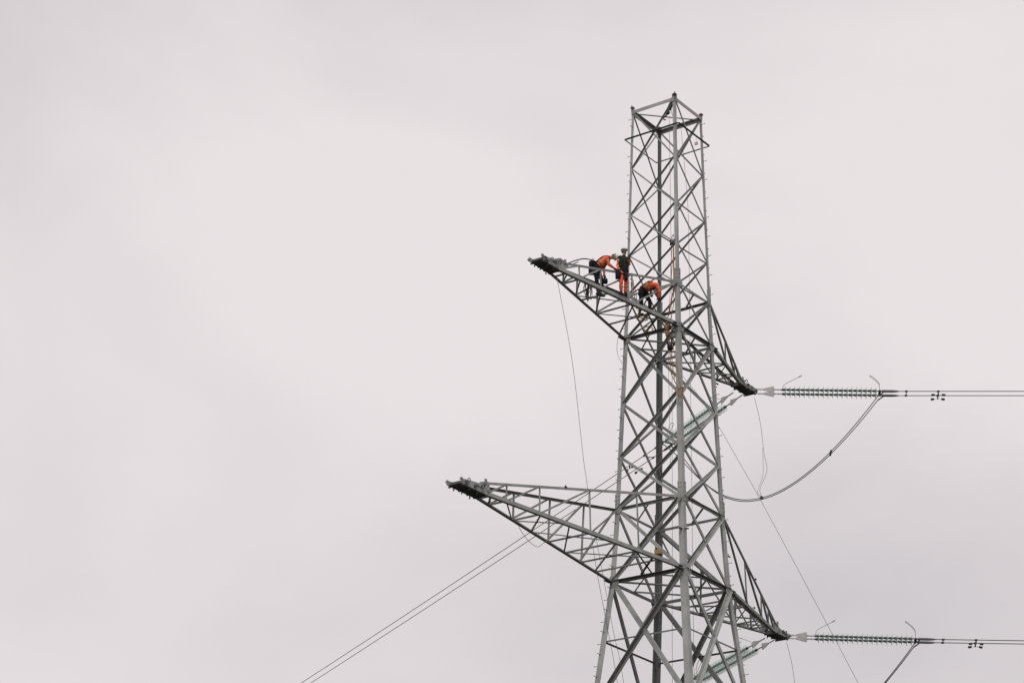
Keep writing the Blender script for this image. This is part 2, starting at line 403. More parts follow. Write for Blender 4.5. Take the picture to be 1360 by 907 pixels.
# ------------------------------------------------------------------ crossarms
def crossarm(side, kb, kt, xtip, xch, ych, xtop, ztop, stations, halves, lab, ca=.125, longtip=False):
    """side -1 = toward the camera's left. xch: where the bottom chords meet the end plates"""
    yc = lambda sy: ych if sy < 0 else ych-.09
    s = side; n1, n2 = ('C', 'A') if s < 0 else ('D', 'B'); zb, wb = HZ[kb]; zt, wt = HZ[kt]
    mb = MB(); L_ = abs(xtip-xch)
    # end plates: two deep side plates, a bottom plate, an end plate and cross ribs
    for sy in (-1, 1):
        prof = [(s*abs(xtip), 0), (s*abs(xtip), .15), (s*(abs(xtip)-.35), .2), (s*(abs(xch)+.35), ztop*.75), (s*(abs(xch)-.05), ztop+.1),
                (s*(abs(xtop)-.25), ztop+.08), (s*(abs(xtop)-.3), ztop-.05), (s*(abs(xch)-.25), .14), (s*(abs(xch)-.25), 0)]
        mb.prism([(a-s*abs(xtip), b) for a, b in prof], V((s*abs(xtip), sy*yc(sy), zb)), V((s*abs(xtip), sy*(yc(sy)+.016), zb)), (1, 0, 0), (0, 0, 1))
    cx = s*(abs(xtip)+abs(xch))/2
    o = mb.build('crossarm', STEEL, pylon, loc=(s*abs(xch), 0, zb))
    o['label'] = lab
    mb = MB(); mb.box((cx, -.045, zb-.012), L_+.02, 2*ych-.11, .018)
    mb.build('bottom_plate', STEEL_DULL, o)  # dark colour carries the shade of the downward face
    for f in (.10, .36, .66, 1.0):
        x = s*(abs(xtip)-.02-f*(L_-.05))
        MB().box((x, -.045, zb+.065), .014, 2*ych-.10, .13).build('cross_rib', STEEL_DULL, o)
    for f in (.08, .42, .75, 1.02):
        x = s*(abs(xtip)-f*L_)
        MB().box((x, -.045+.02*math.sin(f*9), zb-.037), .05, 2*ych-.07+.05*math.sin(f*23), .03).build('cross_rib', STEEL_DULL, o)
    for sy in (-1, 1):
        for f, h in ((.02, .26), (.2, .2), (.85, .3)):
            x = s*(abs(xtip)-f*L_)
            b2 = MB(); b2.box((x, sy*(yc(sy)+.03), zb+h*.4), .09, .03, h*.6); b2.cyl((x-.02, sy*(yc(sy)-.02), zb+h*.5), (x-.02, sy*(yc(sy)+.09), zb+h*.5), .022, 8)
            b2.build('attachment_lug', STEEL, o)
        b3 = MB(); b3.box((s*(abs(xtop)-.05), sy*(yc(sy)+.045), zb+ztop+.05), .10, .03, .16); b3.build('attachment_lug', STEEL, o)
    # loose hardware bolted and lashed round the tip: shackles, nuts, stub plates
    rh = random.Random(int(abs(xtip)*100))
    for i in range(11 if s < 0 else 6):
        sy = -1 if i % 3 else 1; f = rh.uniform(0.02, 1.15); x = s*(abs(xtip)-f*L_); zc = zb+rh.uniform(.02, .10)+.13*min(f, 1)
        y = sy*(yc(sy)+.03)
        b4 = MB(); k = i % 4
        if k == 0: b4.tube(spline([(x-.06, y, zc), (x-.06, y+sy*.05, zc+.07), (x, y+sy*.06, zc+.11), (x+.06, y+sy*.05, zc+.07), (x+.06, y, zc)], 3), .017, 6)
        elif k == 1: b4.box((x, y, zc), .14, .03, .10, V((1, 0, rh.uniform(-.5, .5))).normalized(), (0, 1, 0))
        elif k == 2:
            for q_ in range(3): b4.cyl((x+q_*.055, y-.02, zc), (x+q_*.055, y+sy*.06, zc), .024, 6)
        else: b4.box((x, y*.7, zb+.165), .09, .2, .035, (1, 0, 0), V((0, 1, rh.uniform(-.2, .2))).normalized())
        b4.build('tip_fitting', [STEEL_DULL, IRON, STEEL][i % 3], o)
    for i in range(7):
        f = .05+i*.16; x = s*(abs(xtip)-f*L_); sy = 1 if i % 2 else -1
        MB().cyl((x, sy*(yc(sy)-.03), zb-.03), (x, sy*(yc(sy)-.03), zb-.085-.02*(i % 3)), .022, 6).build('hanging_bolt', IRON, o)
    def bot(x, sy):  # bottom chord heel
        t = (abs(xch)-abs(x))/(abs(xch)-wb); return V((s*abs(x), sy*(yc(sy)+(wb-yc(sy))*t), zb))
    def top(x, sy):
        t = (abs(xtop)-abs(x))/(abs(xtop)-wt); return V((s*abs(x), sy*(yc(sy)+(wt-yc(sy))*t), zb+ztop+(zt-zb-ztop)*t))
    for sy in (-1, 1):
        P, Q = bot(abs(xch)+.45*(1 if s < 0 else .5), sy), bot(wb, sy)
        MB().angle(P, Q, (0, 0, 1), (0, -sy, 0), ca).build('bottom_chord', STEEL, o)
        bj = MB(); e = bot(wb+.16, sy)
        for q_ in range(3): bj.cyl(e+V((s*.07*q_, sy*-.02, .05)), e+V((s*.07*q_, sy*.05, .05)), .026, 6)
        bj.box(e+V((s*.07, -sy*.04, -.02)), .3, .12, .03); bj.build('joint_plate', IRON, o)
        P, Q = top(abs(xtop)+.1, sy), top(wt, sy)
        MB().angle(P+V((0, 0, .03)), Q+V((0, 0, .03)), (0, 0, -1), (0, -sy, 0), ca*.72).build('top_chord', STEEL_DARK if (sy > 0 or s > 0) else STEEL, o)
        n = V((0, sy, 0))
        prev = abs(xch)-.1
        for i, x in enumerate(stations):
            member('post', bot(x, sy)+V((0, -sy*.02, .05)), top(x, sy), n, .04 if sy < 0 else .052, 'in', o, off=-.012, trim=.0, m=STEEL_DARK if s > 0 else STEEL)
        bs = [prev]+[abs(x) for x in stations]
        tp = [abs(x) for x in stations]+[wt+.02]
        for xb, xt in zip(bs, tp):
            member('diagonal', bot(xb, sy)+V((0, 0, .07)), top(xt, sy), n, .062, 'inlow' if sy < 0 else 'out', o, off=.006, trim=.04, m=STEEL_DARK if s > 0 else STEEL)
    zz = V((0, 0, .018)); z3 = V((0, 0, .034))
    for i, (x, x2, kind) in enumerate(halves):
        # kind 's': cross strut at x ; 'd1': diagonal from the -y chord at x to the +y chord at x2; 'x': crossed pair
        if kind == 's': flat('cross_strut', bot(x, -1)+zz, bot(x2, 1)+zz, .05, o, trim=.03, m=STEEL_DARK)
        if kind in ('d1', 'x'): flat('plan_diagonal', bot(x, -1)+z3, bot(x2, 1)+z3, .045, o, trim=.03, m=STEEL_DARK)
        if kind in ('d2', 'x'): flat('plan_diagonal', bot(x, 1)+z3*1.5, bot(x2, -1)+z3*1.5, .042, o, trim=.03, m=STEEL_DARK if s > 0 else STEEL)
    return o, bot, top

armLL, bLL, tLL = crossarm(-1, 'L1', 'L2', 12.60, 11.3, .29, 11.4, .36, [10.3, 8.75, 6.3, 3.87],
    [(11, 11, 's'), (11.0, 10.35, 'd1'), (10.35, 10.35, 's'), (10.35, 8.72, 'd1'), (8.72, 8.72, 's'), (8.72, 7.42, 'd1'), (8.6, 7.38, 'd2'), (7.38, 5.05, 'x'), (6.3, 6.3, 's'),
     (5.05, 5.05, 's'), (5.05, 2.75, 'x'), (3.9, 3.9, 's'), (2.75, 2.75, 's')], 'long lower crossarm without insulators')
armUL, bUL, tUL = crossarm(-1, 'U1', 'U2', 8.49, 7.45, .28, 7.2, .36, [6.37, 5.28, 3.62],
    [(7.0, 7.0, 's'), (7.0, 6.36, 'd1'), (6.36, 6.36, 's'), (6.36, 5.28, 'd1'), (5.28, 3.62, 'x'), (4.82, 4.9, 's'), (3.62, 3.62, 's'), (3.62, 1.6, 'x'), (2.6, 2.6, 's')],
    'upper crossarm the workers stand on')
armUR, bUR, tUR = crossarm(1, 'U1', 'U2', 5.9, 4.75, .27, 4.85, .16, [4.0, 2.88],
    [(4.0, 4.0, 's'), (4.0, 2.88, 'x'), (2.88, 2.88, 's'), (2.88, 1.5, 'x')], 'upper crossarm carrying insulators', ca=.12)
armLR, bLR, tLR = crossarm(1, 'L1', 'L2', 7.85, 6.85, .28, 7.0, .3, [6.1, 5.3, 3.55],
    [(6.1, 6.1, 's'), (6.1, 5.3, 'x'), (5.3, 5.3, 's'), (5.3, 3.55, 'x'), (3.55, 3.55, 's'), (3.55, 2.2, 'd1'), (3.55, 2.2, 'd2'), (2.5, 2.5, 's')], 'lower crossarm carrying insulators', ca=.12)
# root bracing of the left arms: two members from each near chord into the strut between the legs
for arm, bot, z, w in ((armLL, bLL, 0, 1.535), (armUL, bUL, 9.3, 1.192)):
    xs = 5.05 if z == 0 else 3.62
    for (x, yy) in ((xs*.83, -.2), (xs*.62, .25)):
        flat('root_brace', bot(x, -1)+V((0, 0, .06)), V((-w, yy, z+.06)), .06, arm, m=STEEL_DULL)
# small step brackets and tie-off clamps seen on the chords
for P in (tLL(7.55, -1), tLR(4.6, -1)+V((0, 0, .0)), bLR(4.2, -1)+V((0, 0, .12))):
    mb = MB(); mb.box(P+V((0, -.02, .045)), .10, .05, .03); mb.cyl(P+V((0, -.02, .0)), P+V((0, -.02, .10)), .012, 6)
    mb.build('tie_clamp', STEEL_DULL, pylon)

# ------------------------------------------------------------------ insulator sets
def dvec(az, s):
    a = math.radians(az); return V((math.cos(a), math.sin(a), -s)).normalized()
disc_me = None
def disc(p, ax, parent):
    global disc_me
    if disc_me is None:
        mb = MB()
        mb.lathe([(.0, -.105), (.036, -.105), (.046, -.08), (.055, -.02), (.05, .03), (.036, .055), (0, .055)], (0, 0, 0), (0, 0, 1), 10, 1)
        mb.lathe([(.045, -.012), (.10, 0), (.150, .022), (.164, .04), (.158, .046), (.138, .032), (.10, .02), (.085, .04), (.075, .018), (.05, .012), (.045, .012)], (0, 0, 0), (0, 0, 1), 16, 0)
        mb.cyl((0, 0, 0), (0, 0, .115), .024, 8, 1)
        o = mb.build('disc', [GLASS, CAPM], parent, loc=(0, 0, 0)); disc_me = o.data
    else:
        o = bpy.data.objects.new('disc', disc_me); col.objects.link(o); o.parent = parent
    o.location = V(p)-base(parent)
    o.rotation_mode = 'QUATERNION'; o.rotation_quaternion = V((0, 0, 1)).rotation_difference(V(ax))
    return o
def insulator_set(S, az, slope, label, hs=.23, lens=5.6):
    d = dvec(az, slope); side = V((-math.sin(math.radians(az)), math.cos(math.radians(az)), 0)); up = side.cross(d)
    if up.z < 0: up = -up
    r = empty('insulator_set', S, label, 'insulator', 'double tension insulator strings on the right crossarms')
    ends = []
    for j in (-1, 1):
        A = S+side*hs*j*.95
        mb = MB(); # chain of shackles and links
        x = 0.0
        k = 0
        while x < .36:
            c0, c1 = A+d*x, A+d*(x+.10)
            if k % 2: mb.box((c0+c1)/2, .10, .05, .018, d, side, up)
            else: mb.box((c0+c1)/2, .10, .018, .055, d, side, up)
            mb.ball(c0, .028, seg=6); x += .095; k += 1
        mb.build('shackle_chain', FITTING, r)
        # triangular yoke plate
        c = A+d*.42
        MB().prism([(-.06, -.035), (.30, -.125), (.36, -.115), (.36, .125), (.30, .13), (-.06, .035)], c-up.cross(d).normalized()*.011, c+up.cross(d).normalized()*.011, d, up).build('yoke_plate', FITTING, r)
        mb = MB(); mb.cyl(A+d*.74, A+d*1.14, .022, 8)
        for q_ in (.82, .93, 1.04): mb.ball(A+d*q_, .036, seg=6)
        mb.build('ball_link', FITTING, r)
        for i in range(20):
            disc(A+d*(1.18+i*.1815), d, r)
        E0 = A+d*(1.16+20*.1815)
        mb = MB(); mb.cyl(E0, E0+d*.2, .028, 8); mb.box(E0+d*.12, .12, .07, .03, d, side, up)
        mb.build('socket_link', FITTING, r)
        # dead-end clamp
        D0 = A+d*4.84
        mb = MB(); mb.tube([D0, D0+d*.1, D0+d*.42, D0+d*.58, D0+d*.70], .045, 8, rs=[.03, .055, .055, .045, .022])
        mb.build('dead_end_clamp', CLAMP, r)
        mb = MB(); mb.tube(spline([D0+d*.12-up*.03, D0+d*.02-up*.11, D0-d*.1-up*.2], 4), .024, 6)
        mb.build('jumper_lug', IRON, r)
        ends.append((A, D0))
    mb = MB(); c = (ends[0][0]+ends[1][0])/2+d*4.80
    mb.box(c, .10, 2*hs+.14, .02, d, side, up); mb.build('line_yoke', STEEL_DULL, r)
    # arcing horns
    b = (ends[0][0]+ends[1][0])/2+side*hs*0+up*.02
    b0 = b+d*1.08
    mb = MB(); mb.tube(spline([b0, b0+up*.24+d*.05, b0+up*.36+d*.2, b0+up*.62+d*.66, b0+up*.68+d*.74], 5), .013, 6, rs=None); mb.cyl(b0+up*.60+d*.62, b0+up*.68+d*.75, .022, 6)
    mb.build('arcing_horn', FITTING, r)
    b1 = b+d*4.80; mb = MB()
    for off in (-.05, .05):
        mb.tube(spline([b1+side*off*.2, b1+up*.26+side*off*.3, b1+up*.38-d*.03+side*off, b1+up*.54-d*.16+side*off*1.4, b1+up*.68-d*.34+side*off*1.3, b1+up*.72-d*.37], 5), .012, 6)
    mb.build('arcing_horn', FITTING, r)
    return ends, d, side, up, r

def damper(c, d, up, side, label, grp):
    o = empty('vibration_damper', c, label, 'vibration damper', grp)
    MB().box(c-up*.05, .05, .045, .15, d, side, up).build('clamp', IRON, o)
    MB().tube([c-d*.2-up*.13, c-up*.11, c+d*.2-up*.13], .006, 6).build('messenger_wire', IRON, o)
    for k in (-1, 1): MB().tube([c+d*k*.13-up*.125, c+d*k*.16-up*.125, c+d*k*.25-up*.135, c+d*k*.27-up*.135], .03, 8, rs=[.03, .048, .048, .03]).build('weight', IRON, o)
    return o
def spacer(c1, c2, d, up, label, grp):
    o = empty('bundle_spacer', (c1+c2)/2, label, 'spacer', grp)
    MB().tube([c1, (c1+c2)/2-up*.02, c2], .018, 6).build('spacer_arm', IRON, o)
    for c in (c1, c2): MB().cyl(c-d*.05, c+d*.05, .04, 8).build('clamp', IRON, o)
    return o

SETS = []
for (tipx, z, nm) in ((5.85, 9.3, 'upper'), (7.83, 0.0, 'lower')):
    for (az, slope, dx, dy, dzz, cs, ck, word) in ((-61, .045, .05, -.16, .10, .030, .00012, 'running right'), (66.25, .105, -.32, .36, -.01, .082, .00022, 'running away left behind the pylon')):
        S = V((tipx+dx, dy, z+dzz))
        if word == 'running right': lab = 'pair of pale green glass insulator strings running right from the %s right crossarm' % nm
        else: lab = 'green glass insulator strings behind the pylon legs, from the %s right crossarm' % nm
        ends, d, side, up, r = insulator_set(S, az, slope, lab)
        SETS.append((nm, az, ends, d, side, up))
        h = V((math.cos(math.radians(az)), math.sin(math.radians(az)), 0))
        pts2 = []
        for j, (A, D0) in enumerate(ends):
            P0 = D0+d*.62; pts = []
            def at(t, P0=P0): return P0+h*t+V((0, 0, -cs*t+ck*t*t))
            tt = [0, 1, 2, 4, 7, 11, 16, 22, 30, 40, 55, 75, 100, 130]
            pts = [at(t) for t in tt]
            pts2.append(at)
            which = ('upper wire' if (j == 1) else 'lower wire')
            c = MB().tube(pts, .0165, 6).build('conductor_cable', WIRE, loc=P0)
            tag(c, '%s of the twin power line leaving the %s right crossarm %s' % (which, nm, 'toward the right edge' if az < 0 else 'toward the lower left'), 'power line', 'twin bundle conductors')
        side_w = 'right' if az < 0 else 'lower left'
        dd = (pts2[0](1)-pts2[0](0)).normalized()
        t1 = .35 if az < 0 else .8
        spacer(pts2[0](t1), pts2[1](t1), dd, up, 'dark spacer clamp tying the %s twin wires just past the %s insulators' % (nm, side_w), 'bundle spacers')
        for j in (0, 1):
            t2 = (1.55 if az < 0 else 1.9)
            damper(pts2[j](t2)-up*.02, dd, up, side, 'dumbbell shaped damper under the %s wire of the %s pair on the %s side' % ('nearer' if j == 0 else 'farther', nm, side_w), 'vibration dampers')
        if az < 0: spacer(pts2[0](t2), pts2[1](t2), dd, up, 'spacer between the two dampers on the %s right wires' % nm, 'bundle spacers')

# jumper loops joining the two directions below each right crossarm
def jumpers(nm, shift):
    a = [s for s in SETS if s[0] == nm and s[1] < 0][0]; b = [s for s in SETS if s[0] == nm and s[1] > 0][0]
    c1, c2 = V((5.07, .28, 1.55))+shift, V((4.92, 1.68, 6.24))+shift
    curves = []
    for j in (0, 1):
        P = a[2][j][1]-a[3]*.1-a[5]*.2; Q = b[2][1-j][1]-b[3]*.1-b[5]*.2
        o = (V((.10, .10, .03)) if j else V((-.10, -.10, -.03)))
        pts = []
        for i in range(41):
            t = i/40; p = P*(1-t)**3+(c1+o)*3*t*(1-t)**2+(c2+o)*3*t*t*(1-t)+Q*t**3
            pts.append(p)
        curves.append(pts)
        c = MB().tube(pts, .019, 6).build('jumper_cable', WIRE, loc=P)
        tag(c, '%s black jumper cable hanging in a deep loop below the %s right crossarm' % ('outer' if j else 'inner', nm), 'cable', 'jumper loops')
    k = 5
    spacer(curves[0][k], curves[1][k], V((0, 0, 1)), V((0, 0, 1)), 'small dark spacer halfway down the %s jumper loop' % nm, 'bundle spacers')
    return curves
jU = jumpers('upper', V((0, 0, 0))); jL = jumpers('lower', V((1.98, 0, -9.3)))

# ------------------------------------------------------------------ thin ropes and lines
def line(name, pts, r, m, label, cat='rope', grp=None, n=6, parent=None):
    return tag(MB().tube(spline(pts, n), r, 5).build(name, m, parent, loc=(pts[0] if parent is None else None)), label, cat if parent is None else None, grp)
for nm, sh in (('upper', V((0, 0, 0))), ('lower', V((1.98, 0, -9.3)))):
    P = [V(p)+sh for p in [(6.2, 0, 9.28), (6.59, 0, 8.44), (6.84, 0, 7.2), (7.03, 0, 6.52), (6.46, 0, 5.61), (6.6, 0, 5.31)]]
    line('hand_line', P, .0085, CABLE, 'thin grey line hanging from the %s right crossarm tip to the jumper loop' % nm)
    P = [V(p)+sh for p in [(6.8, .03, 7.4), (6.76, .03, 6.28), (6.32, .03, 5.47), (6.57, .03, 5.32)]]
    line('slack_line', P, .0075, ROPE_TAN if False else CABLE, 'slack pale line looping beside the line under the %s right crossarm' % nm)
    c = V((6.58, 0, 5.28))+sh
    tag(MB().box(c, .14, .08, .10).build('line_clamp', IRON, loc=c), 'small dark clamp where the hanging lines meet the %s jumper loop' % nm, 'clamp')
line('hand_line', [(-7.21, 0, 9.28), (-6.2, 0, 6.4), (-5.47, 0, 3.06), (-5.23, 0, 2.18), (-4.84, 0, .02), (-4.01, 0, -2.38), (-3.37, 0, -4.21), (-1.8, 0, -10), (-.9, 0, GZ+.02)], .0085, CABLE,
     'long thin line falling from the tip of the upper left crossarm past the lower one')
line('hand_line', [(-1.7, 1.1, 9.27), (-1.7, 1.16, 8.8), (-1.7, 1.1, 8.46), (-1.7, .94, 8.13)], .008, CABLE, 'short slack line hanging below the root of the upper left crossarm')
line('hand_line', [(-6.04, -.9, .06), (-5.54, -.9, -1.37), (-4.95, -.9, -3.01), (-4.37, -.9, -4.51), (-3.2, -.8, -9), (-2.0, -.6, GZ+.02)], .0075, CABLE, 'thin line dropping from the near chord of the lower left crossarm beside the left leg')
line('slack_line', [(-8.3, .6, -.02), (-8.02, .6, -.22), (-7.64, .6, -.38), (-7.21, .6, -.42), (-6.87, .6, -.19), (-6.54, .6, .02)], .009, CABLE, 'slack wire sagging in a small loop under the lower left crossarm')
line('tag_line', [(.2, .3, 9.0), (1.3, -1.4, 6.01), (2.27, -6.0, -3.77), (4.3, -15.6, GZ+.02)], .0085, CABLE, 'straight thin line slanting from the pylon down to the lower right', n=3)
line('hoist_line', [(-.31, -.3, 18.6), (-.25, -.3, 10.86), (-.34, -.3, 2.06), (-.42, -.3, -3.6), (-.5, -.3, GZ+.02)], .0075, CABLE, 'vertical hoist line down the middle of the pylon beside the near leg')
line('hoist_line', [(.54, -.3, 18.5), (.9, -.3, 15.91), (1.0, -.3, 14.54), (1.0, -.3, 11.6), (1.0, -.3, 9.5), (1.0, -.3, 2.7), (1.0, -.3, GZ+.02)], .0075, CABLE, 'vertical hoist line inside the right hand side of the pylon')
line('hoist_line', [(-1.0, -.9, 14.4), (-1.05, -.92, 12.8), (-1.1, -.7, 10.0), (-1.0, -.6, 9.4), (-.9, -.6, 4.0)], .0075, CABLE, 'thin white line behind the orange rope near the pulley')
# ropes at the near leg
OR = [(-1.05, -.9, 12.6), (-1.05, -.9, 12.0), (-1.05, -.9, 10.86), (-1.05, -.83, 10.66), (-1.05, -.66, 9.88)]
line('climbing_rope', OR, .028, ROPE_ORANGE, 'orange rope hanging from the pulley beside the near leg')
line('climbing_rope', [(-1.1, -.86, 12.5), (-1.12, -.82, 11.4), (-1.1, -.93, 10.4), (-1.08, -.75, 9.6), (-1.1, -.72, 8.9), (-1.12, -.86, 7.9), (-1.12, -.93, 7.3)], .014, ROPE_TAN, 'tan rope strand running the full drop behind the crossarm root')
o = empty('pulley_block', (-1.05, -.86, 12.78), 'small grey blue pulley block hanging above the orange rope', 'pulley')
MB().cyl((-1.05, -.80, 12.78), (-1.05, -.92, 12.78), .075, 14).build('sheave', STEEL_DULL, o)
mb = MB(); mb.box((-1.05, -.78, 12.8), .10, .012, .24); mb.box((-1.05, -.94, 12.8), .10, .012, .24); mb.build('cheek_plate', BLUE, o)
MB().tube(spline([(-1.05, -.86, 12.92), (-1.05, -.83, 13.0), (-1.06, -.9, 13.1), (-1.05, -.93, 12.98)], 4), .014, 6).build('hook', STEEL, o)
# gathered tan rope hanks along the chord root and the near leg
def hank(c, w, h, turns, m, label, r=.014, dirw=V((.59, -.8, 0)), seed=1):
    rn = random.Random(seed); pts = []
    for i in range(turns*12):
        a = 6.28318*i/12; k = 1+rn.uniform(-.38, .30)
        pts.append(V(c)+dirw*(w*math.cos(a)*k+rn.uniform(-.015, .015))+V((0, 0, h*math.sin(a)*k))+V((.8, .59, 0))*rn.uniform(-.05, .05))
    return tag(MB().tube(spline(pts, 2), r, 5).build('rope_coil', m, loc=V(c)), label, 'rope', 'rope coils')
hank((-1.27, -.72, 9.25), .05, .30, 4, ROPE_TAN, 'tan rope hank tied over the near chord beside the near leg', .018, seed=2)
hank((-1.20, -.80, 8.75), .07, .34, 3, ROPE_TAN, 'lower tan rope hank beside the near leg above the blue bag', .015, seed=3)
hank((-1.42, -1.36, 6.60), .08, .19, 3, ROPE_TAN, 'tan rope loops at the foot of the rope by the near leg', .014, seed=4)
hank((-2.75, -.55, 9.2), .22, .13, 3, ROPE_TAN, 'pale tan rope coil hanging under the crouching worker', .012, seed=5)
hank((-2.15, -.5, 8.98), .16, .11, 2, ROPE_TAN, 'second tan rope coil nearer the leg, below the crossarm', .012, seed=6)
line('climbing_rope', [(-1.27, -.78, 8.5), (-1.3, -.88, 8.1), (-1.32, -.90, 7.55), (-1.32, -1.05, 7.15), (-1.36, -1.3, 6.72)], .018, ROPE_TAN, 'tan rope falling from the blue bag to the leg joint')
line('climbing_rope', [(-1.27, -.95, 8.6), (-1.32, -1.12, 8.0), (-1.36, -1.25, 7.4), (-1.42, -1.36, 6.9), (-1.42, -1.42, 6.6)], .016, ROPE_TAN, 'brown rope crossing in front of the near leg below the blue bag')
for i, q_ in enumerate([[(-3.5, -.6, 10.46), (-3.2, -.62, 10.1), (-3.06, -.6, 9.71), (-2.9, -.58, 9.4)], [(-3.3, -.6, 10.46), (-3.25, -.6, 10.0), (-3.1, -.55, 9.8), (-3.12, -.6, 9.4)], [(-3.45, -.6, 10.3), (-3.3, -.55, 9.9), (-3.3, -.6, 9.6), (-3.0, -.6, 9.36)]]):
    line('climbing_rope', q_, .013, ROPE_TAN, ['leftmost tan strand between the standing and the crouching worker', 'straight tan strand hanging between the standing and crouching worker', 'crooked tan strand between the standing and crouching worker'][i], grp='tan rope strands by the crouching worker')
# navy bag on the rope
bc = V((-1.24, -.86, 8.52)); o = empty('tool_bag', bc, 'navy blue canvas bag hanging on ropes beside the near leg', 'bag')
mb = MB(); mb.lathe([(0, -.09), (.08, -.09), (.11, -.05), (.115, .05), (.10, .085), (.09, .085), (.09, -.06), (0, -.07)], bc, (0, 0, 1), 12); mb.build('bag_body', BLUE, o)
MB().tube(spline([bc+V((-.1, .1, .1)), bc+V((-.02, .02, .32)), bc+V((.1, -.1, .1))], 5), .012, 6).build('bag_handle', STRAP, o)
# steel come-along above the bag
cc = V((-1.2, -.95, 8.95)); o = empty('chain_hoist', cc, 'grey hand chain hoist hanging above the navy bag', 'hoist')
MB().lathe([(0, -.09), (.07, -.09), (.09, -.04), (.09, .05), (.05, .09), (0, .09)], cc, (1, .3, .2), 10).build('hoist_body', FITTING, o)
MB().tube([cc, cc+V((.05, -.05, .28))], .012, 6).build('hook', STEEL, o); MB().tube([cc, cc+V((-.03, .05, -.3))], .012, 6).build('load_chain', STEEL_DULL, o)

# hoist hanging at the pylon top and the red and white marker
tc_ = V((-.9, -.80, 18.78)); o = empty('top_hoist', tc_, 'dark rope hoist block hanging inside the top corner of the pylon', 'hoist')
hd_ = V((.02, .33, -.56)).normalized(); hs_ = V((1, 0, 0)); hu_ = hs_.cross(hd_)
MB().tube(spline([tc_-hd_*.12, tc_+hd_*.3+hs_*.02, tc_+hd_*.62], 4), .03, 6).build('strap', IRON, o)
MB().box(tc_+hd_*.16, .11, .3, .13, hs_, hd_, hu_).build('hoist_body', IRON, o)
MB().cyl(tc_+hd_*.42-hs_*.05, tc_+hd_*.42+hs_*.05, .085, 12).build('sheave', STEEL_DULL, o)
MB().tube(spline([tc_+hd_*.55, tc_+hd_*.66+hu_*.05, tc_+hd_*.74, tc_+hd_*.70-hu_*.07], 4), .022, 6).build('hook', IRON, o)
MB().tube(spline([tc_+hd_*.1+V((0, -.1, 0)), tc_+V((0, .04, -.3)), tc_+V((0, .0, -.52)), tc_+V((0, -.08, -.62))], 5), .010, 5).build('hand_chain', STEEL_DULL, o)
mk = V((.5, -1.0, 17.62)); o = empty('marker_tag', mk, 'small red and white striped tag hanging inside the top right of the pylon', 'tag')
for i in range(3):
    MB().box(mk+V((0, 0, -.04*i)), .14, .02, .035, (.6, -.8, .25), (.8, .6, 0)).build('stripe', REDP if i % 2 == 0 else WHITEP, o)
MB().tube([mk, mk+V((0, 0, .25))], .006, 5).build('tag_string', CABLE, o)
# workers' lifeline to the crossarm tip
line('lifeline', [(-6.75, -.15, 9.85), (-6.25, -.15, 10.17), (-5.65, -.15, 10.47), (-4.86, -.12, 10.66)], .022, BLUE, 'dark blue lifeline from the upper left crossarm tip to the bending worker', n=4)
o = line('lifeline', [(-6.6, -.3, 9.87), (-6.46, -.3, 9.95), (-6.33, -.3, 10.05)], .016, STRAP, 'short black sling end lying on the upper left top chord', n=4)
# tangle of tackle hanging inside the upper left arm
tk = V((-5.75, -.35, 9.25)); o = empty('hanging_tackle', tk, 'dark tangle of slings and shackles hanging inside the upper left crossarm', 'tackle')
rn = random.Random(11)
for i in range(7):
    a = rn.uniform(-.3, .3); b = rn.uniform(-.3, .3)
    MB().tube(spline([tk+V((a, 0, .15)), tk+V((a*.6+b*.4, .1*rn.uniform(-1, 1), -.12)), tk+V((b*.5, 0, -.38)), tk+V((b, .05, -.1)), tk+V((b*.7, 0, .15))], 4), .012, 5).build('sling', STRAP if i % 2 else STEEL_DULL, o)
for i in range(4): MB().cyl(tk+V((rn.uniform(-.15, .15), 0, -.1-.1*i)), tk+V((rn.uniform(-.15, .15), .03, -.2-.1*i)), .03, 6).build('shackle', IRON, o)

